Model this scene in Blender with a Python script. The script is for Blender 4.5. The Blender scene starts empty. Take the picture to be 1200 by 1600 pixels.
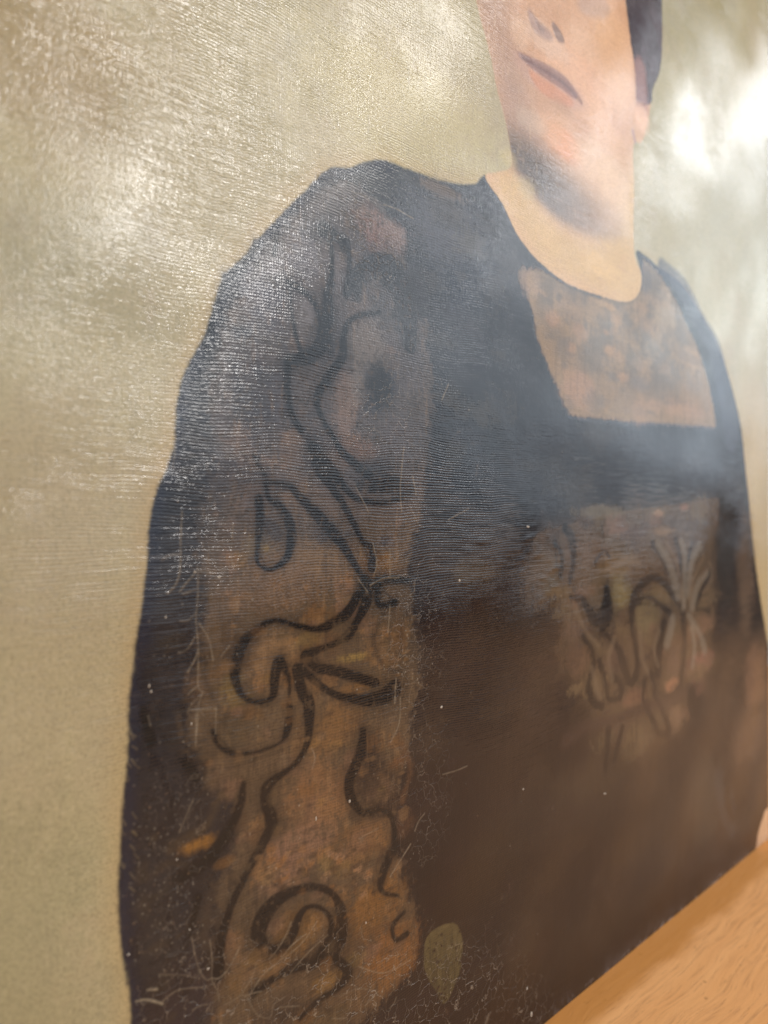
import bpy, math, random
import numpy as np

C = bpy.context.scene.collection
scene = bpy.context.scene
rng = np.random.default_rng(7)
random.seed(7)

# ------------------------------------------------------------------ place
# The painting stands upright in the plane y = 0 on a table top; the camera is
# 20 cm in front of it and looks along it at 45.7 degrees.  Metres.
D = 0.20                       # camera to canvas plane
F = 1202.0                     # focal length in pixels of a 1200 x 1600 picture
HOR = 790.0                    # eye level in the picture
TH = math.atan(1230.0 / F)     # angle between view axis and canvas
ct, st = math.cos(TH), math.sin(TH)
ZB = -0.2365                   # bottom edge of the canvas = table top
X0, X1, Z0, Z1 = -0.16, 0.5776, ZB, 0.42


def ray(u, v):
    s, t = (u - 600.0) / F, (HOR - v) / F
    return (ct + s * st, st - s * ct, t)


def cv(u, v):                  # picture point -> point on the canvas (x, z)
    d = ray(u, v)
    l = D / d[1]
    return (l * d[0], l * d[2])


def mirror_point(u, v, r):     # the place in the room that the varnish mirrors there
    d = ray(u, v)
    n = math.sqrt(sum(c * c for c in d))
    x, z = cv(u, v)
    return (x + d[0] / n * r, -d[1] / n * r, z + d[2] / n * r)


# ------------------------------------------------------------------ camera
cam_data = bpy.data.cameras.new('camera')
cam = bpy.data.objects.new('camera', cam_data)
C.objects.link(cam)
cam.location = (0, -D, 0)
cam.rotation_euler = (math.radians(90), 0, TH - math.radians(90))
cam_data.sensor_fit = 'VERTICAL'
cam_data.sensor_height = 34.6
cam_data.lens = 34.6 * F / 1600.0
cam_data.shift_y = (HOR - 800.0) / 1600.0
cam_data.clip_start = 0.01
cam_data.clip_end = 100
cam_data.dof.use_dof = True
cam_data.dof.focus_distance = 0.285
cam_data.dof.aperture_fstop = cam_data.lens / 3.6
scene.camera = cam

# ------------------------------------------------------------------ room light
world = bpy.data.worlds.new('World')
scene.world = world
world.use_nodes = True
bg = world.node_tree.nodes['Background']
bg.inputs[0].default_value = (1.0, 0.93, 0.86, 1)
bg.inputs[1].default_value = 0.14

scene.view_settings.view_transform = 'Standard'
scene.view_settings.look = 'None'
scene.view_settings.gamma = 1
scene.view_settings.exposure = 0.14


def lamp(name, loc, aim, sx, sz, radiance, col, roll=0.0, shape='RECTANGLE'):
    """area lamp given by the radiance of its face"""
    from mathutils import Vector, Quaternion
    l = bpy.data.lights.new(name, 'AREA')
    l.shape = shape
    l.size, l.size_y = sx, sz
    area = sx * sz * (math.pi / 4 if shape == 'ELLIPSE' else 1)
    l.energy = radiance * math.pi * area
    l.color = col
    o = bpy.data.objects.new(name, l)
    C.objects.link(o)
    o.location = loc
    v = (Vector(aim) - Vector(loc)).normalized()
    q = v.to_track_quat('-Z', 'Y')
    o.rotation_euler = (q @ Quaternion((0, 0, 1), math.radians(roll))).to_euler()
    return o


def room_lamp(name, u, v, r, sx, sz, radiance, col, roll=0.0, shape='RECTANGLE'):
    x, z = cv(u, v)
    return lamp(name, mirror_point(u, v, r), (x, 0, z), sx, sz, radiance, col, roll, shape)


# unseen key lamp added high behind the camera: the general light on canvas and table
lamp('added_key_light', (-0.45, -1.3, 1.5), (0.3, 0, 0), 1.2, 1.2, 4.6, (1.0, 0.94, 0.88))
# pale daylit wall and windows across the room, mirrored by the varnish
room_lamp('daylit_wall', 560, 505, 1.9, 2.9, 1.05, 2.1, (0.76, 0.88, 1.0), 4)
room_lamp('hanging_lamp', 262, 238, 1.6, 0.22, 0.20, 84.0, (1.0, 0.97, 0.94), 0, 'ELLIPSE')
room_lamp('upper_window', 660, 20, 1.7, 0.36, 0.24, 13.0, (1.0, 0.98, 0.94), 0)
room_lamp('side_window', 1140, 185, 1.6, 0.30, 0.19, 8.0, (0.94, 0.96, 1.0), 0)
room_lamp('low_window', 1135, 490, 1.6, 0.13, 0.13, 8.0, (0.92, 1.0, 0.98), 0)
room_lamp('small_window', 765, 375, 1.6, 0.10, 0.14, 19.0, (0.96, 0.97, 1.0), 0)

# ------------------------------------------------------------------ the painted picture
TX = 0.00029
W = int((X1 - X0) / TX)
H = int((Z1 - Z0) / TX)
xs = (X0 + (np.arange(W) + 0.5) * TX).astype(np.float32)
zs = (Z0 + (np.arange(H) + 0.5) * TX).astype(np.float32)


def noise(cx, cz, seed, octaves=1, gain=0.5):
    """smooth value noise over the canvas, cell cx by cz metres, about -1..1"""
    r = np.random.default_rng(seed)
    out = np.zeros((H, W), np.float32)
    a, tot = 1.0, 0.0
    for o in range(octaves):
        gx, gz = (xs - X0) / cx, (zs - Z0) / cz
        nx, nz = int(gx[-1]) + 3, int(gz[-1]) + 3
        g = r.uniform(-1, 1, (nz, nx)).astype(np.float32)
        ix, iz = gx.astype(int), gz.astype(int)
        fx, fz = gx - ix, gz - iz
        fx = fx * fx * (3 - 2 * fx)
        fz = (fz * fz * (3 - 2 * fz))[:, None]
        rows = g[:, ix] * (1 - fx) + g[:, ix + 1] * fx
        out += a * (rows[iz] * (1 - fz) + rows[iz + 1] * fz)
        tot += a
        a *= gain
        cx, cz = cx / 2, cz / 2
    return out / tot


def blur(m, r):
    """two box blurs, r in metres"""
    k = max(1, int(r / TX))
    for _ in range(2):
        for ax in (0, 1):
            p = [(0, 0), (0, 0)]
            p[ax] = (k + 1, k)
            c = np.cumsum(np.pad(m, p, mode='edge'), axis=ax, dtype=np.float64)
            n = m.shape[ax]
            if ax == 0:
                m = (c[2 * k + 1:2 * k + 1 + n] - c[:n]) / (2 * k + 1)
            else:
                m = (c[:, 2 * k + 1:2 * k + 1 + n] - c[:, :n]) / (2 * k + 1)
            m = m.astype(np.float32)
    return m


def sstep(a, b, x):
    t = np.clip((x - a) / (b - a), 0, 1)
    return t * t * (3 - 2 * t)


def poly(pts, smooth=False):
    """hard mask of a polygon given by picture points"""
    P = [cv(*p) for p in pts]
    if smooth:
        P = catmull(P, True, 8)
    m = np.zeros((H, W + 1), np.uint8)
    n = len(P)
    for i in range(n):
        (xa, za), (xb, zb) = P[i], P[(i + 1) % n]
        if za == zb:
            continue
        if za > zb:
            xa, za, xb, zb = xb, zb, xa, za
        ra = max(0, int(math.ceil((za - Z0) / TX - 0.5)))
        rb = min(H - 1, int(math.ceil((zb - Z0) / TX - 0.5)) - 1)
        if rb < ra:
            continue
        rr = np.arange(ra, rb + 1)
        xx = xa + (zs[rr] - za) / (zb - za) * (xb - xa)
        cc = np.clip(np.ceil((xx - X0) / TX - 0.5), 0, W).astype(int)
        np.bitwise_xor.at(m, (rr, cc), 1)
    return np.bitwise_xor.accumulate(m, axis=1)[:, :W].astype(np.float32)


def catmull(P, closed=False, n=8):
    out = []
    L = len(P)
    rngi = range(L if closed else L - 1)
    for i in rngi:
        if closed:
            a, b, c, d = P[i - 1], P[i], P[(i + 1) % L], P[(i + 2) % L]
        else:
            a, b, c, d = P[max(i - 1, 0)], P[i], P[i + 1], P[min(i + 2, L - 1)]
        for k in range(n):
            t = k / n
            out.append(tuple(0.5 * (2 * b[j] + (c[j] - a[j]) * t + (2 * a[j] - 5 * b[j] + 4 * c[j] - d[j]) * t * t
                                    + (3 * b[j] - a[j] - 3 * c[j] + d[j]) * t ** 3) for j in range(len(b))))
    if not closed:
        out.append(P[-1])
    return out


N_EDGE = noise(0.0022, 0.0022, 11, 3)
N_MID = noise(0.012, 0.012, 12, 4, 0.6)
N_BIG = noise(0.06, 0.06, 13, 4, 0.55)
N_DRY = noise(0.0011, 0.0011, 14, 2, 0.8)
N_FINE = noise(0.0006, 0.0006, 16, 1)
N_ST = noise(0.0012, 0.009, 17, 3, .7)
N_SH = noise(0.010, 0.0013, 18, 3, .7)
N_V = noise(0.004, 0.05, 15, 3, 0.6)


def soft(m, r, rag=0.25, s=0.28):
    b = blur(m, r)
    return sstep(0.5 - s, 0.5 + s, b + rag * N_EDGE)


def lin(c):
    c = np.array(c, np.float32) / 255.0
    return np.where(c <= 0.04045, c / 12.92, ((c + 0.055) / 1.055) ** 2.4).astype(np.float32)


COL = np.zeros((H, W, 3), np.float32)
HGT = np.zeros((H, W), np.float32)      # relief of the paint
CRK = np.zeros((H, W), np.float32)      # where the varnish is crazed
WRK = np.zeros((H, W), np.float32)      # where the paint is wrinkled


def paint(mask, c, a=1.0, sl=None):
    m = (mask * a)[..., None]
    if sl is None:
        COL[:] = COL * (1 - m) + lin(c) * m
    else:
        COL[sl] = COL[sl] * (1 - m) + lin(c) * m


def win(xa, xb, za, zb):
    a = max(0, int((xa - X0) / TX)); b = min(W, int((xb - X0) / TX) + 2)
    c = max(0, int((za - Z0) / TX)); d = min(H, int((zb - Z0) / TX) + 2)
    return (slice(c, d), slice(a, b)) if b > a and d > c else None


def px_halfwidth(p, q, w):
    """half width in metres of a stroke w picture px wide at p running to q"""
    dx, dy = q[0] - p[0], q[1] - p[1]
    n = math.hypot(dx, dy) or 1
    nx, ny = -dy / n * w / 2, dx / n * w / 2
    a, b = cv(p[0] + nx, p[1] + ny), cv(p[0] - nx, p[1] - ny)
    e = cv(p[0] + dx / n, p[1] + dy / n); o = cv(p[0], p[1])
    tx, tz = e[0] - o[0], e[1] - o[1]
    l = math.hypot(tx, tz)
    return abs((a[0] - b[0]) * tz - (a[1] - b[1]) * tx) / l / 2


def stroke_field(pts, w):
    """distance (metres, positive inside) to a smooth stroke through picture points"""
    q = catmull([(p[0], p[1], (p[2] if len(p) > 2 else w)) for p in pts], False, 5)
    P = [cv(a, b) for a, b, _ in q]
    R = []
    for i in range(len(q)):
        j = i if i < len(q) - 1 else i - 1
        R.append(px_halfwidth(q[i], (q[i][0] + q[j + 1][0] - q[j][0], q[i][1] + q[j + 1][1] - q[j][1]), q[i][2]))
    m = max(R) * 2.5 + 0.0015
    sl = win(min(p[0] for p in P) - m, max(p[0] for p in P) + m, min(p[1] for p in P) - m, max(p[1] for p in P) + m)
    if sl is None:
        return None, None
    gx, gz = xs[sl[1]], zs[sl[0]]
    f = np.full((len(gz), len(gx)), -1.0, np.float32)
    for i in range(len(P) - 1):
        (ax, az), (bx, bz) = P[i], P[i + 1]
        k = max(R[i], R[i + 1]) * 2.5 + 0.0015
        ia = np.searchsorted(gx, min(ax, bx) - k); ib = np.searchsorted(gx, max(ax, bx) + k)
        ja = np.searchsorted(gz, min(az, bz) - k); jb = np.searchsorted(gz, max(az, bz) + k)
        if ib <= ia or jb <= ja:
            continue
        X = gx[None, ia:ib]; Z = gz[ja:jb, None]
        dx, dz = bx - ax, bz - az
        L2 = dx * dx + dz * dz or 1e-12
        t = np.clip(((X - ax) * dx + (Z - az) * dz) / L2, 0, 1)
        d = np.sqrt((X - ax - t * dx) ** 2 + (Z - az - t * dz) ** 2)
        v = (R[i] + (R[i + 1] - R[i]) * t) - d
        np.maximum(f[ja:jb, ia:ib], v, out=f[ja:jb, ia:ib])
    return f, sl


def brushed(pts, w, c, a, softness, rag, dry, relief):
    """an ornament line: a soft translucent underlayer, then the loaded brush with uneven pressure"""
    R = random.Random(int(pts[0][0] * 7 + pts[0][1]))
    ph = R.uniform(0, 6.28)
    wob = [(p[0], p[1], w * (1 + .38 * math.sin(ph + .9 * i_))) for i_, p in enumerate(pts)]
    stroke([(p[0], p[1], p[2] * 2.1) for p in wob], w, tuple(int(v * 1.25) for v in c), a * .38, softness * 4, rag * 3, .3)
    stroke(wob, w, c, a, softness, rag, dry, relief)
    if w > 7:
        off = R.uniform(-2.5, 2.5)
        stroke([(p[0] + off, p[1] + off * .6, p[2] * .45) for p in wob[::2] + wob[-1:]], w, tuple(int(v * .75) for v in c), .5, softness, rag, .5)


def stroke(pts, w, c, a=0.85, softness=0.0006, rag=0.0005, dry=0.25, relief=0.0):
    f, sl = stroke_field(pts, w)
    if f is None:
        return
    m = sstep(-softness, softness, f + rag * N_EDGE[sl] * 1.2 + rag * N_MID[sl])
    al = np.clip(a * (1 - dry * sstep(0.0, 0.5, N_DRY[sl] + 0.5 * N_MID[sl])), 0, 1)
    paint(m * al, c, 1.0, sl)
    if relief:
        HGT[sl] += relief * m


def patch(u, v, ru, rv, c, a=0.8, rough=0.5, ns=None):
    """soft irregular dab, radii in picture px"""
    cx, cz = cv(u, v)
    hx = (cv(u + ru, v)[0] - cv(u - ru, v)[0]) / 2
    hz = abs(cv(u, v + rv)[1] - cv(u, v - rv)[1]) / 2
    sl = win(cx - hx * 2, cx + hx * 2, cz - hz * 2, cz + hz * 2)
    if sl is None:
        return
    d = np.sqrt(((xs[sl[1]][None] - cx) / hx) ** 2 + ((zs[sl[0]][:, None] - cz) / hz) ** 2)
    n = (N_MID if ns is None else ns)[sl]
    m = sstep(1.25, 0.45, d + rough * n + 0.55 * rough * N_DRY[sl] + .35 * rough * N_ST[sl])
    paint(m, c, a, sl)


# ---- background paint, brushed
paint(np.ones((H, W), np.float32), (174, 162, 124))
paint(sstep(-0.1, 0.7, N_BIG), (180, 163, 132), 0.55)
paint(sstep(0.0, 0.8, -N_BIG + 0.3 * N_MID), (148, 141, 108), 0.6)
paint(sstep(0.1, 0.9, N_MID), (160, 141, 114), 0.35)
paint(sstep(0.1, 0.9, N_V), (190, 178, 135), 0.25)
patch(60, 60, 190, 130, (160, 136, 92), 0.6)
patch(30, 1480, 140, 260, (150, 144, 110), 0.5)
patch(1180, 850, 40, 260, (206, 180, 136), 0.7, 0.2)
patch(650, 190, 170, 110, (196, 182, 132), 0.55)
patch(1120, 300, 130, 220, (172, 164, 126), 0.6, 0.4)

paint(sstep(.1, .8, N_ST), (150, 140, 112), .28)
paint(sstep(.1, .8, N_SH), (186, 172, 138), .28)
paint(sstep(.2, .8, N_EDGE + .4 * N_MID), (150, 132, 100), .22)
paint(sstep(.3, .9, N_DRY + .6 * N_EDGE), (192, 178, 146), .22)

# ---- robe
ROBE = [(240, 2300), (205, 1600), (196, 1540), (188, 1480), (184, 1400), (188, 1330), (193, 1250), (200, 1180),
        (203, 1100), (210, 1020), (220, 950), (228, 880), (232, 820), (243, 770), (262, 725), (272, 690), (275, 640),
        (283, 600), (300, 560), (318, 530), (330, 490), (345, 450), (355, 425), (385, 398), (400, 378), (430, 345),
        (470, 305), (500, 275), (520, 262), (545, 263), (570, 253), (600, 251), (640, 265), (690, 283), (740, 288),
        (757, 277), (785, 320), (810, 370), (845, 410), (890, 445), (940, 463), (980, 471), (997, 460), (1002, 430),
        (993, 393), (1012, 402), (1032, 420), (1060, 440), (1080, 465), (1100, 500), (1120, 540), (1140, 590),
        (1152, 640), (1162, 700), (1168, 760), (1173, 820), (1180, 880), (1189, 940), (1198, 1000), (1212, 1060),
        (1230, 1200), (1230, 1900)]
robe_h = poly(ROBE, True)
robe = sstep(.12, .88, blur(robe_h, .0011) + .16 * N_MID + .16 * N_EDGE + .14 * N_DRY)
halo = np.clip(blur(robe_h, 0.007) - robe_h, 0, 1)
paint(sstep(0.05, 0.5, halo + 0.08 * N_MID), (184, 152, 98), 0.34)
paint(robe, (27, 28, 34))
# body of the robe: blue-black above, warm brown-black below
BODY = poly([(640, 880), (720, 850), (800, 840), (900, 800), (1130, 745), (1230, 740), (1230, 1900), (500, 2300), (520, 1620),
             (640, 1530), (655, 1440), (612, 1330), (640, 1200), (655, 1050)])
paint(blur(BODY, 0.006) * robe, (34, 23, 20))
paint(blur(BODY, 0.006) * robe * sstep(0.0, 0.7, N_BIG), (46, 34, 26), 0.6)
paint(blur(BODY, 0.006) * robe * sstep(0.1, 0.9, N_MID), (46, 31, 30), 0.5)
UP = poly([(560, 255), (760, 285), (830, 420), (900, 650), (1110, 670), (1150, 640), (1175, 745), (900, 800), (700, 850),
           (645, 850), (665, 650), (655, 500), (620, 380)])
paint(blur(UP, 0.004) * robe * sstep(-0.3, 0.8, N_MID), (52, 54, 60), 0.6)
patch(740, 440, 80, 60, (36, 42, 54), 0.7)
patch(700, 360, 70, 60, (74, 74, 84), 0.5)
# grey sleeve field
SLE = poly([(545, 290), (575, 310), (608, 355), (630, 410), (645, 460), (660, 520), (668, 600), (668, 680), (655, 780),
            (642, 860), (642, 980), (650, 1080), (625, 1200), (612, 1320), (645, 1430), (652, 1490), (600, 1555),
            (520, 1610), (470, 1800), (330, 1800), (325, 1600), (332, 1500), (352, 1400), (375, 1300), (365, 1250),
            (310, 1200), (295, 1100), (315, 1020), (320, 930), (315, 850), (330, 770), (345, 700), (335, 640), (345, 560),
            (365, 470), (400, 410), (450, 350), (500, 300)])
sle = blur(SLE, 0.005)
sleeve = sstep(0.2, 0.8, sle + 0.28 * N_MID + 0.24 * N_EDGE + .16 * N_DRY) * robe
paint(blur(poly([(500, 275), (560, 270), (600, 330), (420, 640), (430, 760), (340, 860), (320, 1000), (340, 1200), (380, 1300),
                 (330, 1600), (300, 1900), (235, 1900), (222, 1500), (212, 1300), (225, 1100), (240, 950), (250, 800), (290, 640),
                 (310, 560), (350, 450)]), 0.003) * robe, (48, 44, 45), 0.55)
gl = blur(poly([(225, 1080), (330, 1180), (380, 1290), (340, 1420), (350, 1700), (215, 1700), (200, 1400), (210, 1200)]), 0.003)
paint(gl * robe * sstep(-0.5, 0.6, N_MID), (44, 37, 33), 0.7)
paint(gl * robe * sstep(0.0, 0.6, N_EDGE + 0.5 * N_MID), (24, 21, 23), 0.6)
vv = np.broadcast_to(zs[:, None], (H, W))
upper = sstep(-0.03, 0.015, vv)
paint(sleeve, (106, 85, 62))
paint(sleeve * upper, (92, 86, 88), 0.95)
low = sstep(-0.06, -0.12, vv)
paint(sleeve * low * sstep(-0.2, 0.6, N_BIG), (116, 84, 54), 0.8)
paint(sleeve * sstep(0.0, 0.8, N_MID), (92, 76, 58), 0.55)
paint(sleeve * sstep(0.1, 0.8, -N_MID), (134, 104, 78), 0.5)
paint(sleeve * sstep(0.2, 0.9, N_EDGE), (84, 70, 58), 0.35)
paint(robe * sstep(0.0, 1.0, N_DRY + 0.4 * N_EDGE), (24, 24, 30), 0.22)
paint(sleeve, (30, 26, 24), .16)
# dark strip down the outer edge and stippled shade
edge_in = np.clip(robe_h - blur(robe_h, 0.006), 0, 1) * (xs < 0.2)[None]
paint(sstep(0.1, 0.42, edge_in + 0.10 * N_MID) * robe, (30, 34, 50), 0.75)
for u, v, ru, rv, c, a in [
        (555, 320, 30, 22, (92, 78, 76), .7), (590, 370, 26, 34, (122, 86, 76), .85), (565, 340, 30, 26, (128, 98, 84), .6),
        (600, 470, 40, 50, (62, 60, 62), .75), (635, 510, 16, 40, (46, 48, 54), .7), (500, 420, 26, 50, (112, 102, 100), .6),
        (470, 500, 18, 40, (112, 104, 102), .5), (592, 605, 32, 48, (40, 48, 62), .75), (570, 545, 40, 40, (104, 96, 90), .7),
        (540, 620, 20, 40, (124, 102, 90), .7), (560, 700, 34, 26, (116, 84, 64), .6), (600, 740, 40, 30, (34, 37, 44), .7),
        (420, 620, 50, 90, (66, 66, 74), .5), (380, 700, 60, 60, (52, 54, 64), .6), (430, 690, 40, 40, (92, 84, 82), .5),
        (300, 820, 50, 70, (32, 32, 38), .6), (500, 790, 50, 30, (110, 92, 78), .5), (480, 880, 70, 40, (126, 98, 68), .7),
        (455, 920, 90, 40, (118, 90, 66), .6), (430, 1030, 45, 45, (140, 108, 74), .8), (405, 850, 22, 22, (122, 104, 78), .5),
        (590, 890, 30, 26, (124, 88, 46), .8), (370, 875, 18, 14, (124, 94, 52), .7), (550, 1029, 30, 9, (150, 122, 66), .8),
        (560, 1075, 38, 12, (150, 108, 62), .75), (500, 1050, 60, 20, (110, 82, 58), .5), (520, 1140, 60, 40, (130, 94, 56), .8),
        (480, 1120, 30, 60, (120, 92, 62), .6), (420, 1130, 60, 40, (104, 84, 62), .7), (370, 1140, 40, 36, (84, 70, 52), .6),
        (620, 950, 30, 40, (74, 60, 46), .6), (650, 1020, 34, 44, (70, 60, 52), .5), (500, 1250, 60, 70, (140, 100, 66), .75),
        (470, 1330, 60, 50, (142, 106, 82), .7), (430, 1370, 40, 40, (130, 98, 78), .7), (560, 1320, 50, 40, (128, 90, 52), .7),
        (580, 1420, 50, 50, (134, 92, 46), .8), (610, 1490, 40, 60, (140, 92, 46), .8), (520, 1330, 60, 16, (100, 74, 46), .4),
        (465, 1455, 40, 40, (118, 84, 42), .8), (400, 1510, 60, 34, (124, 92, 52), .6), (510, 1535, 30, 18, (140, 104, 56), .7),
        (306, 1322, 34, 14, (144, 100, 42), .85), (350, 1350, 18, 10, (120, 84, 44), .6), (582, 1215, 32, 56, (48, 37, 33), .85), (575, 1165, 20, 28, (44, 34, 30), .8), (600, 1262, 24, 16, (42, 32, 30), .8), (690, 297, 34, 12, (120, 92, 60), .6), (700, 330, 30, 26, (66, 56, 48), .6),
        (590, 1235, 22, 14, (100, 76, 58), .6), (620, 1190, 16, 12, (130, 84, 44), .6), (630, 1290, 20, 20, (92, 62, 40), .6),
        (490, 1160, 14, 10, (150, 112, 66), .7), (525, 1165, 14, 9, (150, 112, 66), .6), (500, 1255, 10, 7, (156, 116, 68), .6),
        (430, 1590, 60, 40, (60, 48, 40), .7), (500, 1600, 50, 20, (80, 66, 44), .5), (620, 1590, 90, 30, (48, 38, 38), .5),
        (285, 1560, 70, 60, (52, 42, 44), .6), (250, 1450, 30, 90, (48, 44, 42), .6), (330, 1440, 24, 60, (72, 60, 48), .5),
        (740, 895, 40, 20, (80, 66, 48), .5), (700, 990, 40, 60, (34, 24, 26), .6), (760, 1100, 60, 80, (38, 27, 23), .5),
        (820, 1020, 60, 80, (54, 42, 33), .5), (900, 1250, 120, 60, (56, 44, 34), .5), (760, 1350, 60, 60, (50, 38, 26), .4)]:
    patch(u, v, ru, rv, c, a)

def dabs(n, poly_pts, cols, r0, r1, a0, a1, seed):
    R = random.Random(seed)
    mk = cell_mask = poly(poly_pts)
    us = [p[0] for p in poly_pts]; vs_ = [p[1] for p in poly_pts]
    for _ in range(n):
        u, v = R.uniform(min(us), max(us)), R.uniform(min(vs_), max(vs_))
        x, z = cv(u, v)
        i, j = int((x - X0) / TX), int((z - Z0) / TX)
        if not (0 <= i < W and 0 <= j < H) or mk[j, i] < .5:
            continue
        ru = R.uniform(r0, r1)
        patch(u, v, ru, ru * R.uniform(.4, 1.4), R.choice(cols), R.uniform(a0, a1), .8, R.choice((N_MID, N_EDGE)))


dabs(130, [(560, 300), (600, 340), (650, 500), (650, 700), (640, 850), (320, 850), (330, 650), (360, 470), (450, 350)],
     [(60, 60, 66), (112, 100, 98), (90, 80, 78), (48, 50, 58), (122, 100, 86), (78, 72, 72)], 7, 26, .25, .6, 3)
dabs(170, [(640, 850), (640, 1200), (612, 1300), (650, 1450), (500, 1640), (330, 1640), (350, 1400), (300, 1150), (320, 850)],
     [(150, 108, 66), (92, 70, 50), (128, 88, 48), (110, 86, 66), (140, 104, 80), (70, 54, 42), (138, 112, 62)], 6, 24, .25, .6, 4)
dabs(150, [(420, 1330), (560, 1320), (600, 1400), (420, 1400)], [(84, 62, 40), (160, 122, 90), (150, 104, 60), (70, 52, 38)], 2.5, 8, .4, .75, 14)
dabs(200, [(370, 880), (560, 900), (640, 1020), (620, 1500), (520, 1560), (360, 1500), (400, 1240), (340, 1140)], [(96, 76, 52), (146, 110, 72), (126, 102, 78), (104, 76, 46), (140, 100, 58)], 2.5, 9, .3, .6, 15)
dabs(110, [(225, 1000), (300, 900), (320, 1150), (370, 1290), (340, 1640), (210, 1640), (195, 1300)],
     [(22, 20, 24), (52, 45, 37), (38, 33, 34), (20, 19, 26), (64, 53, 40)], 5, 20, .3, .6, 5)
dabs(130, [(640, 280), (760, 290), (830, 430), (890, 660), (1130, 680), (1160, 740), (900, 800), (680, 850), (665, 650)],
     [(30, 32, 38), (56, 58, 62), (44, 46, 52), (72, 70, 68), (62, 56, 50)], 7, 30, .2, .5, 6)
dabs(120, [(660, 870), (1150, 800), (1190, 1300), (860, 1600), (650, 1600), (620, 1300)],
     [(58, 44, 33), (34, 25, 23), (46, 31, 26), (64, 50, 38), (42, 29, 29)], 10, 46, .2, .45, 7)

# yoke of the robe at the neck
YOK = poly([(822, 425), (845, 424), (890, 448), (940, 466), (985, 474), (1004, 452), (1004, 405), (1030, 430),
            (1060, 480), (1085, 535), (1103, 590), (1114, 640), (1119, 668), (1050, 663), (960, 657), (890, 650), (862, 590),
            (840, 530), (828, 470)])
yok = soft(YOK, 0.0024, 0.3) * robe
paint(yok, (150, 118, 82))
paint(yok * sstep(-0.1, 0.5, N_MID), (138, 112, 80), 0.5)
dark_y = blur(poly([(760, 300), (1010, 380), (1060, 470), (1090, 560), (1100, 600), (1040, 620), (960, 610), (920, 580),
                    (890, 560), (860, 520), (830, 470), (790, 380)]), 0.006)
paint(yok * dark_y * sstep(-0.55, 0.25, N_MID + 0.4 * N_EDGE), (80, 70, 62), 0.8)
for u, v, ru, rv, c, a in [
        (955, 480, 12, 5, (196, 148, 90), .42), (940, 475, 8, 5, (190, 150, 100), .42), (963, 500, 10, 9, (200, 150, 100), .42),
        (948, 520, 8, 6, (190, 140, 96), .42), (955, 548, 14, 9, (206, 150, 92), .42), (975, 590, 12, 9, (190, 138, 92), .42),
        (890, 545, 9, 12, (186, 132, 86), .42), (860, 500, 12, 14, (182, 128, 90), .42), (905, 520, 12, 14, (160, 118, 86), .6),
        (1040, 490, 22, 36, (176, 150, 116), .6), (1080, 560, 14, 20, (176, 138, 98), .6), (1000, 600, 20, 12, (110, 98, 92), .6),
        (1055, 600, 10, 20, (112, 98, 82), .6), (905, 610, 30, 30, (176, 130, 100), .6), (1060, 640, 50, 14, (184, 142, 108), .5),
        (830, 440, 18, 24, (172, 140, 110), .6), (920, 570, 20, 14, (86, 78, 70), .5), (990, 560, 16, 16, (100, 86, 70), .5),
        (1010, 440, 10, 24, (76, 72, 76), .8), (1020, 545, 12, 16, (96, 84, 72), .5)]:
    patch(u, v, ru, rv, c, a, 0.5)
stroke([(757, 279), (785, 322), (811, 372), (846, 412), (890, 447), (938, 465)], 7, (44, 46, 54), .8)
stroke([(1034, 418), (1066, 450), (1092, 500), (1117, 552), (1134, 620), (1142, 680)], 22, (60, 64, 78), .8, .002)
stroke([(888, 652), (960, 661), (1050, 664), (1118, 671)], 5, (70, 72, 84), .55)
stroke([(775, 620), (800, 680), (810, 740)], 14, (50, 54, 62), .5, .003)

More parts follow.
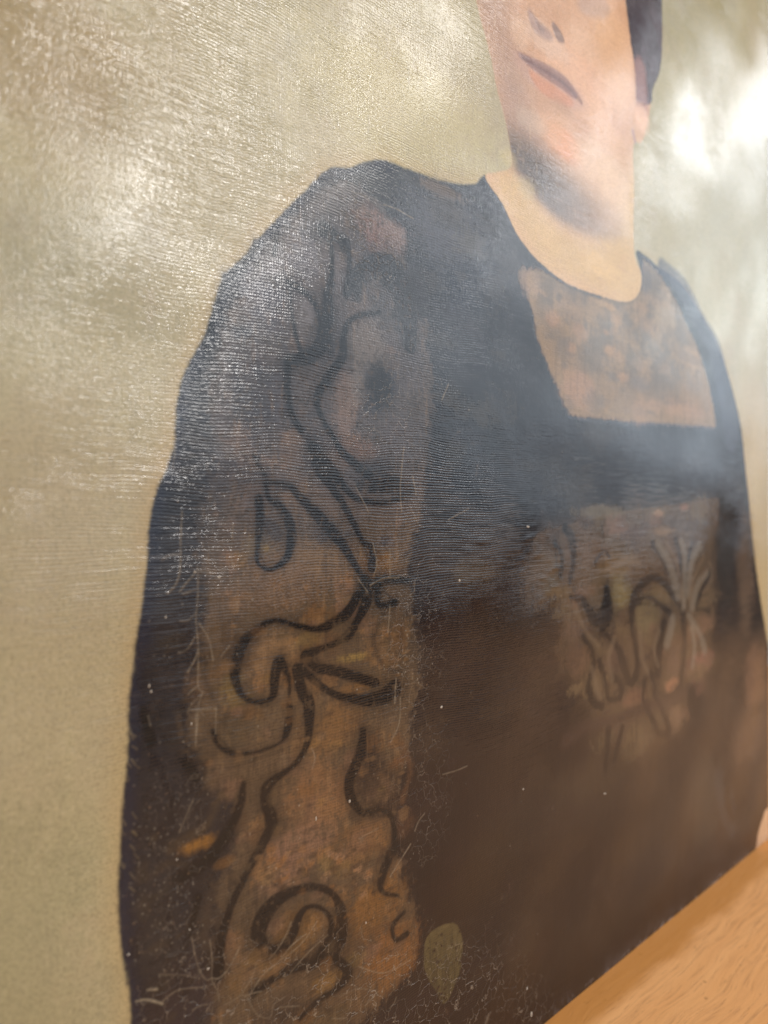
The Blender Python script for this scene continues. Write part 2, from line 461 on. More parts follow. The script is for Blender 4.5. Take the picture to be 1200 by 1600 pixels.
# brocade panel across the chest
PAN = poly([(832, 836), (880, 820), (960, 800), (1040, 790), (1124, 776), (1120, 900), (1114, 1010), (1110, 1090), (1080, 1130),
            (1000, 1190), (950, 1170), (900, 1110), (880, 1030), (866, 950), (845, 910), (832, 880)])
panb = blur(PAN, 0.012)
pan = sstep(0.2, 0.95, panb + 0.30 * N_MID + .12 * N_BIG) * robe
pan = np.maximum(pan * sstep(-.215, -.10, vv), sstep(.35, .65, blur(PAN, .003) + .1 * N_MID) * robe * sstep(-.03, -.005, vv))
paint(pan, (86, 68, 50))
paint(pan * sstep(0.0, 0.7, N_MID), (88, 68, 54), 0.6)
paint(pan * sstep(0.0, 0.7, -N_BIG), (100, 84, 60), 0.5)
for u, v, ru, rv, c, a in [
        (940, 800, 40, 12, (120, 108, 88), .6), (980, 835, 40, 18, (76, 60, 56), .7), (1060, 820, 50, 16, (80, 66, 58), .6),
        (1028, 802, 8, 6, (160, 122, 88), .6), (1070, 793, 8, 6, (150, 108, 86), .6), (1035, 830, 20, 8, (130, 104, 78), .7),
        (930, 865, 30, 22, (94, 74, 58), .6), (970, 880, 30, 18, (120, 96, 66), .6), (970, 930, 18, 30, (128, 112, 68), .6),
        (1010, 960, 24, 40, (120, 106, 76), .6), (1040, 930, 20, 20, (120, 100, 70), .6), (900, 985, 24, 20, (92, 72, 60), .6),
        (905, 1030, 20, 26, (104, 78, 60), .6), (960, 1030, 20, 20, (88, 66, 56), .6), (990, 1090, 20, 14, (120, 86, 66), .6),
        (1052, 1070, 12, 12, (160, 112, 82), .65), (1096, 1035, 22, 18, (146, 98, 88), .6), (1090, 1075, 12, 24, (140, 98, 84), .5),
        (1060, 1030, 20, 30, (96, 74, 62), .6), (990, 1160, 26, 30, (106, 88, 64), .6), (1055, 1125, 16, 26, (124, 98, 76), .6),
        (1135, 870, 14, 110, (46, 40, 36), .8), (1165, 900, 14, 100, (104, 82, 62), .6), (1180, 1060, 18, 60, (120, 88, 68), .6),
        (1168, 1150, 30, 50, (104, 82, 68), .5), (1100, 1250, 30, 70, (70, 62, 52), .6), (1050, 1300, 60, 60, (58, 46, 38), .5),
        (940, 1200, 60, 40, (64, 51, 38), .5), (845, 900, 34, 46, (92, 74, 56), .6)]:
    patch(u, v, ru, rv, c, a, 0.45)

dabs(120, [(840, 830), (1120, 780), (1110, 1100), (930, 1180), (880, 1000)],
     [(112, 92, 66), (66, 50, 42), (54, 42, 38), (98, 80, 58), (120, 90, 70), (84, 70, 50)], 6, 20, .3, .65, 8)
dabs(90, [(830, 440), (1000, 480), (1040, 440), (1112, 650), (890, 645)],
     [(170, 130, 94), (96, 84, 76), (134, 110, 90), (150, 118, 88), (84, 76, 72), (112, 96, 82)], 5, 16, .25, .55, 9)

# broken brushwork through the whole robe, scumbled darks in the upper sleeve
fig = robe
paint(fig * sstep(.05, .7, N_ST), (20, 17, 17), .30)
paint(sleeve * sstep(.1, .8, N_SH), (60, 48, 38), .35)
paint(sleeve * sstep(.15, .8, -N_ST + .4 * N_EDGE), (152, 120, 84), .30)
paint(fig * sstep(.1, .8, -N_SH) * (1 - sleeve), (64, 54, 46), .28)
paint(sleeve * sstep(.15, .5, N_DRY + .7 * N_EDGE + .5 * N_MID) * upper, (26, 27, 31), .55)
paint(sleeve * sstep(.3, .7, N_DRY + .5 * N_EDGE) * (1 - upper), (40, 31, 25), .45)
HGT += (.20 * N_ST + .14 * N_SH) * fig + .10 * N_ST * (1 - fig)

# ---- ornament drawn with a dark brush
DK = (36, 36, 42)
DB = (40, 32, 30)
L1 = [
    ([(506, 355), (517, 388), (517, 417), (515, 447), (510, 463)], 8), ([(500, 362), (506, 355), (529, 376), (544, 397), (544, 426), (542, 455)], 9),
    ([(540, 460), (554, 428), (575, 411), (600, 409), (621, 426), (642, 451), (648, 480), (646, 513), (642, 542)], 15),
    ([(592, 488), (562, 492), (542, 505), (535, 530), (533, 559), (517, 584), (500, 609), (496, 630), (504, 655), (519, 680), (533, 704), (554, 725), (575, 742)], 9),
    ([(450, 442), (452, 480), (458, 517), (469, 555)], 5), ([(452, 444), (475, 459), (490, 480), (498, 501)], 7),
    ([(510, 460), (509, 500), (500, 538), (479, 559), (450, 564)], 13), ([(450, 563), (448, 605), (456, 647), (471, 672)], 11),
    ([(433, 367), (427, 397)], 7), ([(400, 380), (383, 409), (360, 430)], 11), ([(352, 430), (340, 470), (322, 540)], 9),
    ([(492, 704), (500, 733), (525, 771), (550, 812), (567, 846), (583, 858), (583, 885)], 10),
    ([(490, 702), (517, 733), (546, 771), (567, 783), (605, 785), (640, 770)], 10), ([(396, 712), (415, 745)], 6),
    ([(415, 754), (450, 758), (467, 775), (492, 800), (517, 829), (537, 854), (558, 887), (571, 908)], 10),
    ([(415, 758), (421, 779), (442, 796), (454, 821), (454, 850), (446, 875), (421, 890), (402, 879), (403, 850), (407, 808), (404, 780)], 8),
]
for u, v, ru, rv, c in [(612, 368, 28, 24, (134, 108, 98)), (575, 530, 26, 36, (122, 112, 106)), (522, 440, 12, 34, (118, 110, 110)), (480, 480, 14, 34, (116, 110, 112)), (560, 600, 16, 34, (118, 108, 102)), (540, 660, 16, 30, (126, 104, 92)), (605, 395, 16, 12, (120, 100, 92)), (470, 400, 30, 30, (104, 100, 106)), (410, 470, 30, 44, (84, 82, 90))]:
    patch(u, v, ru, rv, c, .65, .6, N_EDGE)
for u, v, ru, rv in [(602, 436, 34, 18), (632, 475, 18, 44), (556, 446, 14, 24), (640, 530, 14, 22), (515, 372, 9, 16), (538, 385, 10, 16), (592, 606, 26, 40), (505, 520, 14, 44), (600, 760, 44, 16)]:
    patch(u, v, ru, rv, (17, 18, 23), .88, .6, N_EDGE)
for p, w in L1:
    brushed(p, w * 1.35, (17, 17, 23), .95, .0006, .00025, .15, 0.15)
L2 = [
    ([(571, 906), (558, 933), (542, 958), (517, 975), (492, 983), (458, 977), (429, 969), (408, 977), (383, 999), (371, 1025), (366, 1050),
      (371, 1075), (383, 1092), (408, 1097), (425, 1087), (427, 1062), (433, 1036)], 10),
    ([(575, 915), (573, 942), (558, 971), (546, 996), (517, 1008), (492, 1017), (475, 1025)], 11),
    ([(475, 1021), (492, 1042), (529, 1050), (562, 1060), (589, 1068)], 10),
    ([(468, 1044), (500, 1071), (529, 1087), (567, 1094), (596, 1090), (617, 1076)], 14),
    ([(438, 1032), (450, 1058), (452, 1087), (451, 1121), (446, 1148)], 8),
    ([(462, 1045), (471, 1079), (482, 1098), (483, 1135), (479, 1165), (462, 1195), (431, 1217), (416, 1234), (418, 1260), (427, 1286),
      (414, 1317), (392, 1356), (375, 1390), (358, 1429), (347, 1468), (342, 1525)], 11),
    ([(366, 1180), (405, 1174), (440, 1158), (453, 1130), (451, 1100)], 6), ([(366, 1180), (340, 1165), (332, 1143)], 8),
    ([(416, 1483), (405, 1460), (416, 1429), (440, 1403), (475, 1388), (505, 1388), (527, 1408), (534, 1442), (527, 1477), (501, 1499),
      (475, 1507), (449, 1516), (423, 1533), (397, 1551)], 13),
    ([(416, 1483), (440, 1483), (457, 1460), (466, 1434), (479, 1418), (499, 1418), (516, 1436), (516, 1466), (501, 1490)], 8),
    ([(527, 1499), (544, 1520), (527, 1546), (501, 1561), (470, 1590)], 9), ([(379, 1226), (375, 1260), (353, 1308), (327, 1343), (284, 1369)], 12),
    ([(310, 1403), (301, 1442), (297, 1460)], 9), ([(566, 1143), (563, 1178), (546, 1217), (548, 1247), (566, 1269), (592, 1265), (613, 1280), (616, 1330)], 9),
    ([(609, 1334), (596, 1369), (596, 1392), (620, 1399)], 7), ([(631, 1425), (613, 1447), (618, 1468), (635, 1460)], 5),
    ([(290, 1190), (305, 1215)], 10), ([(225, 1110), (236, 1160)], 12), ([(590, 915), (600, 905), (640, 908)], 9), ([(593, 915), (594, 945), (620, 942)], 7),
]
for p, w in L2:
    brushed(p, w * 1.3, (15, 13, 15), .95, .0006, .00025, .15, 0.15)
L3 = [
    ([(883, 825), (894, 846), (896, 875), (890, 908)], 8), ([(867, 850), (877, 871), (875, 900)], 7),
    ([(892, 933), (908, 935), (921, 954), (931, 971), (946, 950), (950, 925)], 8),
    ([(940, 987), (954, 1000), (967, 1017), (975, 1042), (985, 1067), (996, 1050), (994, 1017), (987, 983), (987, 950), (996, 921),
      (1017, 904), (1037, 910), (1050, 929), (1062, 946)], 7),
    ([(992, 944), (1012, 933), (1033, 946), (1046, 958)], 9), ([(912, 996), (925, 1017), (927, 1042), (919, 1071), (925, 1096), (940, 1104)], 7),
    ([(937, 1033), (946, 1067), (950, 1092), (967, 1090), (971, 1071), (958, 1058)], 6),
    ([(1017, 1050), (1027, 1080), (1045, 1088), (1067, 1070)], 6),
    ([(1008, 1062), (1004, 1092), (1017, 1121), (1029, 1146), (1046, 1142), (1033, 1108), (1021, 1083)], 6),
    ([(950, 1142), (946, 1204)], 6), ([(971, 1137), (960, 1187)], 6), ([(1037, 975), (1030, 1010), (1028, 1050)], 6),
    ([(1066, 960), (1070, 1010), (1066, 1060)], 7), ([(940, 985), (952, 960), (950, 925)], 6), ([(930, 880), (945, 862), (955, 872)], 5),
    ([(1018, 850), (1034, 872), (1048, 902), (1056, 930)], 5), ([(1055, 845), (1062, 875), (1060, 925)], 4), ([(1080, 850), (1072, 880), (1070, 925)], 4),
    ([(1110, 895), (1095, 925), (1088, 950), (1110, 955)], 5), ([(1082, 1085), (1085, 1110), (1095, 1100)], 12),
]
for p, w in L3:
    brushed(p, w * 1.25, (26, 21, 21), .85, .0014, .0006, .15, 0.1)
for p, w in [([(1026, 850), (1046, 883), (1059, 930)], 9), ([(1064, 848), (1069, 875), (1067, 946)], 6), ([(1092, 854), (1079, 879), (1074, 925)], 7),
             ([(1104, 896), (1089, 914), (1081, 946)], 8), ([(1050, 971), (1042, 1004)], 9), ([(1075, 962), (1094, 992), (1102, 1017)], 7),
             ([(1080, 980), (1086, 1010), (1084, 1040)], 5)]:
    stroke(p, w * 1.15, (126, 116, 102), .55, .0020, .0006, .1, 0.3)
for p, w in [([(1040, 848), (1056, 880), (1066, 930)], 4), ([(1098, 870), (1084, 900), (1076, 935)], 5), ([(1108, 880), (1112, 905), (1098, 925)], 4), ([(1030, 985), (1022, 1015), (1028, 1040)], 5), ([(958, 1000), (950, 1030), (956, 1060)], 6), ([(925, 1045), (932, 1080), (938, 1090)], 6), ([(900, 955), (915, 985), (935, 1010)], 6), ([(1000, 990), (1004, 1030), (1012, 1050)], 6)]:
    stroke(p, w, (118, 100, 80), .45, .0018, .0006, .2, .2)
stroke([(883, 1160), (917, 1137), (967, 1122), (1008, 1104), (1046, 1096), (1070, 1085)], 17, (60, 44, 38), .8, .003)
stroke([(850, 1150), (820, 1090)], 12, (50, 38, 34), .4, .003)
stroke([(1143, 1240), (1148, 1264)], 7, (40, 42, 46), .85, .002)
stroke([(1122, 1215), (1130, 1270), (1146, 1300)], 12, (62, 60, 60), .6, .004)
leaf = soft(poly([(661, 1490), (668, 1462), (690, 1447), (714, 1445), (723, 1470), (720, 1510), (708, 1545), (694, 1569), (680, 1548), (665, 1520)], True), .0008)
leaf = leaf * sstep(-1.1, -.1, N_DRY + N_EDGE)
paint(leaf, (92, 80, 50), .8)
paint(leaf * sstep(-.2, .6, N_ST + N_MID), (64, 56, 38), .75)
paint(leaf * sstep(.1, .7, -N_MID), (112, 98, 66), .5)

# soft scrolls in the shade of the sleeve, and dry lights dragged over the dark lines
for p, w, c, a in [([(238, 1180), (256, 1215), (268, 1262), (250, 1300)], 12, (20, 18, 22), .6), ([(300, 1080), (286, 1120), (292, 1170), (318, 1200)], 11, (26, 22, 24), .6),
                   ([(330, 1010), (320, 1050), (330, 1090)], 9, (30, 26, 24), .5), ([(345, 1240), (322, 1290), (290, 1310), (262, 1330)], 9, (78, 62, 42), .5),
                   ([(235, 1370), (262, 1350), (290, 1352)], 9, (64, 52, 38), .5), ([(260, 1400), (268, 1450), (262, 1500)], 10, (24, 20, 22), .6),
                   ([(330, 1400), (322, 1450), (328, 1520)], 9, (60, 48, 38), .5), ([(600, 960), (585, 1000), (600, 1040), (630, 1050)], 10, (52, 42, 34), .6),
                   ([(620, 1150), (640, 1200), (628, 1250)], 9, (104, 72, 46), .5), ([(590, 1210), (608, 1228), (600, 1250)], 8, (110, 84, 62), .5),
                   ([(560, 1330), (590, 1322), (612, 1338)], 6, (70, 48, 32), .5), ([(440, 1590), (480, 1572), (520, 1580)], 11, (44, 35, 30), .6),
                   ([(610, 640), (640, 660), (650, 700)], 10, (70, 66, 66), .4), ([(360, 560), (372, 620), (352, 680)], 11, (44, 44, 50), .5),
                   ([(400, 500), (420, 540), (412, 590)], 9, (70, 66, 66), .4)]:
    stroke(p, w, c, a, .0014, .0009, .4)
paint(sleeve, (14, 13, 14), .15)
paint(yok, (128, 108, 76), .25)
brk = sstep(.25, .75, N_DRY + .5 * N_ST + .3 * N_EDGE)
paint(sleeve * brk, (108, 86, 62), .26)
paint(sleeve * sstep(.3, .8, -N_EDGE + .6 * N_SH), (28, 23, 22), .30)
dabs(120, [(370, 880), (560, 900), (640, 1020), (640, 1500), (520, 1560), (360, 1500), (400, 1240), (340, 1140)],
     [(92, 74, 52), (132, 100, 66), (60, 46, 36), (120, 84, 48)], 3, 12, .2, .45, 25)

# ---- head and neck
SKIN = poly([(738, -330), (722, -260), (722, -150), (735, -60), (744, 0), (752, 40), (765, 90), (776, 140), (790, 190), (797, 230), (797, 262),
             (775, 270), (757, 277), (785, 320), (810, 370), (845, 410), (890, 445), (940, 463), (980, 471), (998, 459), (1002, 430), (990, 395), (989, 300),
             (990, 228), (1003, 222), (1010, 195), (1017, 150), (1000, 120), (985, 60), (975, 0), (965, -120), (930, -300), (840, -380)], True)
skin = soft(SKIN, 0.0011, 0.15)
paint(skin, (206, 164, 124))
FACE = blur(poly([(690, -560), (744, 0), (776, 140), (797, 225), (880, 260), (990, 230), (1017, 150), (975, 0), (900, -560)]), 0.006)
paint(skin * FACE, (206, 158, 124), .85)
fl = blur(poly([(690, -560), (744, 0), (776, 140), (797, 230), (850, 250), (830, 160), (800, 80), (790, 0), (760, -560)]), 0.010)
paint(skin * fl * 0.9, (156, 130, 116), .85)
neck = blur(poly([(757, 265), (785, 330), (850, 420), (980, 480), (1020, 460), (995, 250), (960, 340), (930, 380), (880, 360), (820, 290), (797, 262)]), 0.005)
paint(skin * neck, (206, 170, 112), .9)
for u, v, ru, rv, c, a in [
        (900, 120, 60, 60, (236, 184, 148), .6), (880, 225, 34, 26, (236, 160, 108), .7), (860, 205, 26, 26, (222, 170, 126), .6),
        (960, 90, 40, 90, (238, 192, 152), .6), (830, 190, 30, 20, (202, 176, 152), .5), (850, 60, 40, 26, (222, 192, 170), .5),
        (960, 300, 26, 60, (226, 190, 152), .6), (930, 250, 36, 40, (224, 184, 144), .6)]:
    patch(u, v, ru, rv, c, a, .25)
sh = poly([(740, 178), (806, 204), (846, 232), (882, 262), (915, 292), (955, 328), (985, 360), (960, 420), (880, 400), (820, 350), (770, 290), (740, 270)])
lit = blur(poly([(700, 240), (797, 258), (812, 284), (838, 312), (868, 340), (905, 362), (945, 374), (985, 372), (1030, 380), (1020, 520), (760, 500), (700, 300)], True), .0026)
fade = sstep(cv(985, 350)[0], cv(840, 350)[0], xs)[None] * .55 + .45
paint(skin * sstep(0.08, 0.92, blur(sh, 0.011) + .05 * N_MID) * (1 - lit) * fade, (84, 72, 62), .92)
paint(skin * blur(poly([(796, 225), (830, 240), (860, 280), (850, 310), (815, 275), (797, 262)]), .004), (80, 68, 60), .5)
paint(skin * sstep(0.3, 0.8, blur(poly([(910, 300), (975, 320), (985, 380), (940, 380)]), .012)), (186, 150, 118), .6)
patch(795, 248, 14, 16, (212, 186, 120), .3, .2)
paint(skin * sstep(.1, .8, N_ST), (236, 196, 150), .20)
paint(skin * sstep(.1, .8, -N_SH + .4 * N_MID), (176, 132, 104), .20)
# mouth, nose
def flesh(pts, c, a, r=.0012, rag=.25):
    paint(sstep(.15, .85, blur(poly(pts, True), r) + rag * .3 * N_MID), c, a)


flesh([(796, 78), (825, 86), (856, 102), (886, 122), (924, 170), (900, 172), (870, 160), (840, 142), (812, 112)], (190, 152, 138), .55, .003)
flesh([(824, 106), (848, 122), (872, 138), (898, 160), (886, 168), (858, 154), (836, 134)], (214, 142, 104), .65, .002)
flesh([(805, 82), (822, 86), (845, 96), (868, 108), (890, 128), (913, 166), (893, 152), (872, 136), (850, 121), (828, 105)], (140, 104, 102), .8, .0014)
stroke([(816, 90), (850, 110), (880, 130), (908, 160, 3)], 5, (104, 76, 82), .6, .001, .0004, .2)
flesh([(862, 150), (884, 164), (900, 180), (880, 186), (862, 172)], (178, 140, 112), .5, .003)
flesh([(824, 8), (840, 30), (862, 50), (866, 64), (846, 58), (830, 40)], (160, 130, 122), .75, .002)
flesh([(862, 32), (874, 44), (884, 66), (874, 66), (866, 50)], (112, 90, 90), .75, .0014)
flesh([(834, 26), (846, 40), (856, 52), (844, 48)], (124, 102, 100), .5, .0014)
flesh([(800, 20), (826, 50), (822, 82), (800, 60)], (236, 200, 170), .4, .003)
flesh([(900, 0), (930, -8), (955, 14), (940, 30), (912, 22)], (172, 146, 136), .5, .003)
for u, v, ru, rv, c, a in [(910, 60, 26, 30, (222, 180, 146), .4), (935, 180, 30, 40, (232, 180, 134), .4), (960, 220, 24, 30, (224, 176, 130), .4),
                           (880, 190, 20, 14, (228, 180, 140), .4), (820, 290, 18, 18, (204, 182, 134), .5), (860, 375, 26, 22, (216, 178, 120), .4),
                           (940, 420, 34, 20, (232, 190, 126), .5)]:
    patch(u, v, ru, rv, c, a, .6)
# eyes and brows, above the part of the canvas in view
for p, w in [([(770, -128), (800, -150), (832, -132)], 9), ([(868, -112), (905, -130), (936, -105)], 9)]:
    stroke(p, w, (84, 66, 70), .8, .001)
for p, w in [([(760, -190), (800, -212), (838, -196)], 8), ([(866, -178), (905, -196), (945, -170)], 8)]:
    stroke(p, w, (72, 58, 60), .7, .002)
# hair, sideburn, ear
HAIR = poly([(700, -180), (698, -290), (722, -390), (785, -450), (870, -468), (950, -430), (1008, -320), (1034, -150), (1035, 0), (1035, 60), (1032, 110), (1020, 140), (1018, 160), (1008, 165), (996, 165), (992, 110), (983, 60),
             (975, 0), (968, -100), (940, -250), (870, -300), (790, -290), (735, -220)], True)
hair = soft(HAIR, .0016, .2)
paint(hair, (66, 54, 60))
paint(hair * sstep(-.1, .6, N_MID), (92, 80, 86), .6)
stroke([(1000, 110), (1002, 140), (1003, 166)], 18, (150, 104, 96), .8, .003)
patch(1003, 185, 13, 24, (232, 184, 148), .8, .2)
stroke([(990, 206), (993, 222)], 4, (150, 130, 130), .6, .001)
# pale hand at the right end of the robe
hand = soft(poly([(1176, 1360), (1182, 1322), (1184, 1302), (1191, 1280), (1204, 1260), (1260, 1246), (1260, 1400)], True), .001, .1)
paint(hand, (226, 186, 148))

# ---- wear: scuffed lower edge, flecks, hairs and cracks
edge = sstep(Z0 + 0.012, Z0 + 0.001, vv + 0.006 * N_MID + 0.003 * N_EDGE)
paint(edge * sstep(-.2, .5, N_MID + .6 * N_EDGE), (86, 80, 82), .4)
edge2 = sstep(Z0 + 0.0045, Z0 + 0.0006, vv + 0.004 * N_MID + 0.0015 * N_EDGE)
paint(edge2 * sstep(.1, .6, N_EDGE + .6 * N_MID) * sstep(.30, .40, xs)[None], (170, 156, 148), .6)
fleck_m = robe * (1 - hand)
for _ in range(620):
    k = random.random()
    if k < .35:
        u, v = random.gauss(255, 35), random.gauss(1400, 90)
    elif k < .6:
        u, v = random.uniform(200, 700), random.uniform(900, 1600)
    elif k < .75:
        u, v = random.gauss(640, 28), random.gauss(1035, 22)
    else:
        u, v = random.uniform(190, 900), random.uniform(300, 1600)
    x, z = cv(u, v)
    i, j = int((x - X0) / TX), int((z - Z0) / TX)
    if not (3 < i < W - 4 and 3 < j < H - 4) or robe[j, i] < .5:
        continue
    w = random.choice((1, 1, 1, 2)); h = random.choice((1, 1, 2))
    c = lin(random.choice(((150, 140, 124), (120, 110, 100), (176, 164, 146), (140, 112, 84))))
    COL[j:j + h, i:i + w] = COL[j:j + h, i:i + w] * .5 + c * .5
    HGT[j:j + h, i:i + w] += .6
CR = [
    [(307, 887), (307, 921), (306, 944), (306, 967), (308, 996), (309, 1017), (310, 1050), (310, 1073), (315, 1083), (310, 1100), (309, 1125), (306, 1148)],
    [(283, 800), (281, 850), (281, 867), (279, 896), (273, 915), (258, 929)], [(251, 876), (262, 869), (280, 866)], [(302, 898), (290, 912), (279, 925)],
    [(310, 893), (335, 895)], [(309, 923), (323, 934)], [(283, 929), (304, 922)], [(279, 970), (292, 969), (306, 956)], [(309, 963), (316, 958), (326, 966)],
    [(310, 973), (325, 998), (329, 1017), (332, 1033)], [(279, 1020), (292, 1015), (304, 996)], [(294, 1051), (304, 1031), (309, 1017)],
    [(295, 1086), (302, 1077), (310, 1073)], [(292, 1115), (300, 1100), (319, 1083)], [(299, 1109), (338, 1108)], [(337, 1108), (336, 1146)],
    [(365, 820), (360, 868), (363, 888)], [(270, 650), (272, 690), (268, 730)], [(343, 1028), (356, 1010)],
    [(299, 1465), (307, 1500), (316, 1522), (325, 1534), (332, 1530), (342, 1531), (355, 1520), (367, 1502), (376, 1480)],
    [(329, 1470), (333, 1500), (333, 1532), (340, 1550), (344, 1567)], [(454, 1442), (445, 1465), (430, 1487), (420, 1500)],
    [(477, 1459), (455, 1477), (435, 1505), (412, 1522), (400, 1542), (387, 1560)], [(401, 1507), (395, 1527), (377, 1555), (362, 1567), (350, 1572)],
    [(375, 1556), (387, 1561), (400, 1585), (421, 1591), (427, 1570), (445, 1557)], [(230, 1547), (246, 1547)], [(249, 1522), (295, 1526)],
    [(255, 1565), (280, 1548), (318, 1544)], [(302, 1580), (320, 1572), (333, 1575), (330, 1588)], [(495, 1440), (470, 1475), (440, 1500)],
    [(512, 1460), (480, 1490), (455, 1520)], [(560, 905), (575, 925)], [(580, 915), (600, 905), (625, 903)], [(612, 860), (611, 900)], [(610, 945), (608, 990)],
    [(595, 965), (612, 963)], [(625, 1090), (622, 1130), (608, 1160)], [(618, 1060), (616, 1100)], [(488, 1170), (492, 1185), (488, 1202)],
    [(560, 1310), (590, 1295)], [(608, 1370), (640, 1320)], [(598, 322), (620, 328), (645, 342)], [(548, 300), (568, 308), (575, 316)],
    [(690, 1210), (712, 1205), (728, 1196)], [(310, 1110), (318, 1120)], [(307, 1105), (304, 1165)], [(232, 1120), (236, 1135)],
    [(300, 1250), (280, 1300)], [(590, 1550), (560, 1545), (530, 1560)], [(640, 1500), (600, 1520), (560, 1512)],
    [(555, 760), (575, 800)], [(640, 790), (655, 820)], [(645, 745), (650, 775)], [(730, 795), (700, 812)], [(700, 600), (690, 625)],
    [(585, 850), (590, 880), (585, 900)], [(630, 700), (625, 760), (628, 800)],
]
for _ in range(6):      # short stray hairline cracks along the lower sleeve
    u, v = random.gauss(470, 130), random.uniform(1480, 1600)
    if random.random() < .2:
        u, v = random.gauss(640, 30), random.uniform(900, 1560)
    a = random.uniform(-1.2, .3); l = random.uniform(10, 34)
    CR.append([(u, v), (u + l * .5 * math.cos(a) + random.uniform(-3, 3), v + l * .5 * math.sin(a)), (u + l * math.cos(a), v + l * math.sin(a))])
for p in CR:
    q = [(a + random.uniform(-1, 1), b + random.uniform(-1, 1)) for a, b in p]
    f, sl = stroke_field(q, 1.1)
    if f is None:
        continue
    k = random.uniform(.3, .6)
    m = sstep(-.00028, .0001, f) * (0.6 + .4 * sstep(-.3, .3, N_EDGE[sl]))
    paint(m, (150, 134, 112), k, sl)
    HGT[sl] += .9 * m
for p, w in [([(212, 1565), (230, 1563), (255, 1570)], 2.2), ([(230, 1547), (246, 1547)], 1.8)]:
    stroke(p, w, (170, 156, 130), .8, .0003, .0001, 0, .8)
for _ in range(24):      # bristle marks where robe and background meet
    v = random.uniform(1130, 1400); u = 196 + random.uniform(-10, 16)
    stroke([(u, v), (u + random.uniform(4, 9), v + random.uniform(5, 12))], 0.9, (150, 132, 96), random.uniform(.3, .6), .0003, .0001, 0, .6)
crk = blur(poly([(215, 1500), (330, 1490), (400, 1480), (520, 1450), (620, 1480), (760, 1480), (860, 1560), (860, 1900), (230, 2300)]), .008)
CRK[:] = crk * sstep(-.6, .3, N_BIG + .3)
CRK += 0.3 * blur(poly([(240, 1180), (340, 1200), (380, 1400), (340, 1500), (220, 1500)]), .008)
CRK += 0.55 * blur(poly([(520, 300), (570, 300), (620, 360), (640, 440), (560, 430)]), .004)
CRK += 0.35 * blur(poly([(540, 600), (640, 560), (660, 720), (560, 720)]), .006)
CRK += 0.34 * blur(poly([(600, 860), (690, 860), (700, 1300), (620, 1400), (600, 1100)]), .006)
WRK[:] = blur(poly([(815, 845), (850, 835), (880, 860), (878, 920), (850, 965), (820, 930), (812, 880)]), .004)
WRK += 0.5 * blur(poly([(690, 800), (820, 780), (840, 860), (760, 880), (690, 870)]), .008)
WRK += 0.35 * blur(poly([(660, 820), (780, 860), (780, 920), (680, 900)]), .008)
HGT += 0.5 * N_MID * robe * 0.6 + 0.25 * N_V
# a scratch of sunken colour variation over everything
COL *= (1 + 0.05 * N_EDGE + 0.05 * N_MID + 0.05 * N_DRY)[..., None]
ALB = 0.80
img = bpy.data.images.new('portrait_paint', W, H, alpha=True, float_buffer=True, is_data=True)
buf = np.ones((H, W, 4), np.float32)
buf[..., :3] = np.clip(COL * ALB, 0.004, .85)
img.pixels.foreach_set(buf.ravel())
img.pack()
rel = bpy.data.images.new('portrait_relief', W, H, alpha=True, float_buffer=True, is_data=True)
buf[..., 0] = HGT * .25 + .5
buf[..., 1] = np.clip(CRK, 0, 1)
buf[..., 2] = np.clip(WRK, 0, 1)
rel.pixels.foreach_set(buf.ravel())
rel.pack()


# ------------------------------------------------------------------ node helpers
class NT:
    def __init__(self, name):
        self.m = bpy.data.materials.new(name)
        self.m.use_nodes = True
        self.t = self.m.node_tree
        self.b = self.t.nodes['Principled BSDF']

    def n(self, kind, **kw):
        nd = self.t.nodes.new(kind)
        for k, v in kw.items():
            setattr(nd, k, v)
        return nd

    def set(self, sock, v):
        if isinstance(v, bpy.types.NodeSocket):
            self.t.links.new(v, sock)
        else:
            sock.default_value = v

    def math(self, op, a, b=0.0, c=0.0):
        nd = self.n('ShaderNodeMath', operation=op)
        for i, v in enumerate((a, b, c)):
            self.set(nd.inputs[i], v)
        return nd.outputs[0]

    def vmul(self, a, b):
        nd = self.n('ShaderNodeVectorMath', operation='MULTIPLY')
        self.set(nd.inputs[0], a); self.set(nd.inputs[1], b)
        return nd.outputs[0]

    def noise(self, vec, scale, detail=3, rough=.5, dist=0):
        nd = self.n('ShaderNodeTexNoise')
        self.set(nd.inputs['Vector'], vec)
        nd.inputs['Scale'].default_value = scale
        nd.inputs['Detail'].default_value = detail
        nd.inputs['Roughness'].default_value = rough
        nd.inputs['Distortion'].default_value = dist
        return nd.outputs[0]

    def ramp(self, f, a, b, lo=0.0, hi=1.0):
        nd = self.n('ShaderNodeMapRange', interpolation_type='SMOOTHSTEP')
        self.set(nd.inputs[0], f)
        for i, v in enumerate((a, b, lo, hi)):
            nd.inputs[i + 1].default_value = v
        return nd.outputs[0]

    def mix(self, f, a, b, mode='MIX'):
        nd = self.n('ShaderNodeMix', data_type='RGBA', blend_type=mode)
        self.set(nd.inputs[0], f); self.set(nd.inputs[6], a); self.set(nd.inputs[7], b)
        return nd.outputs[2]


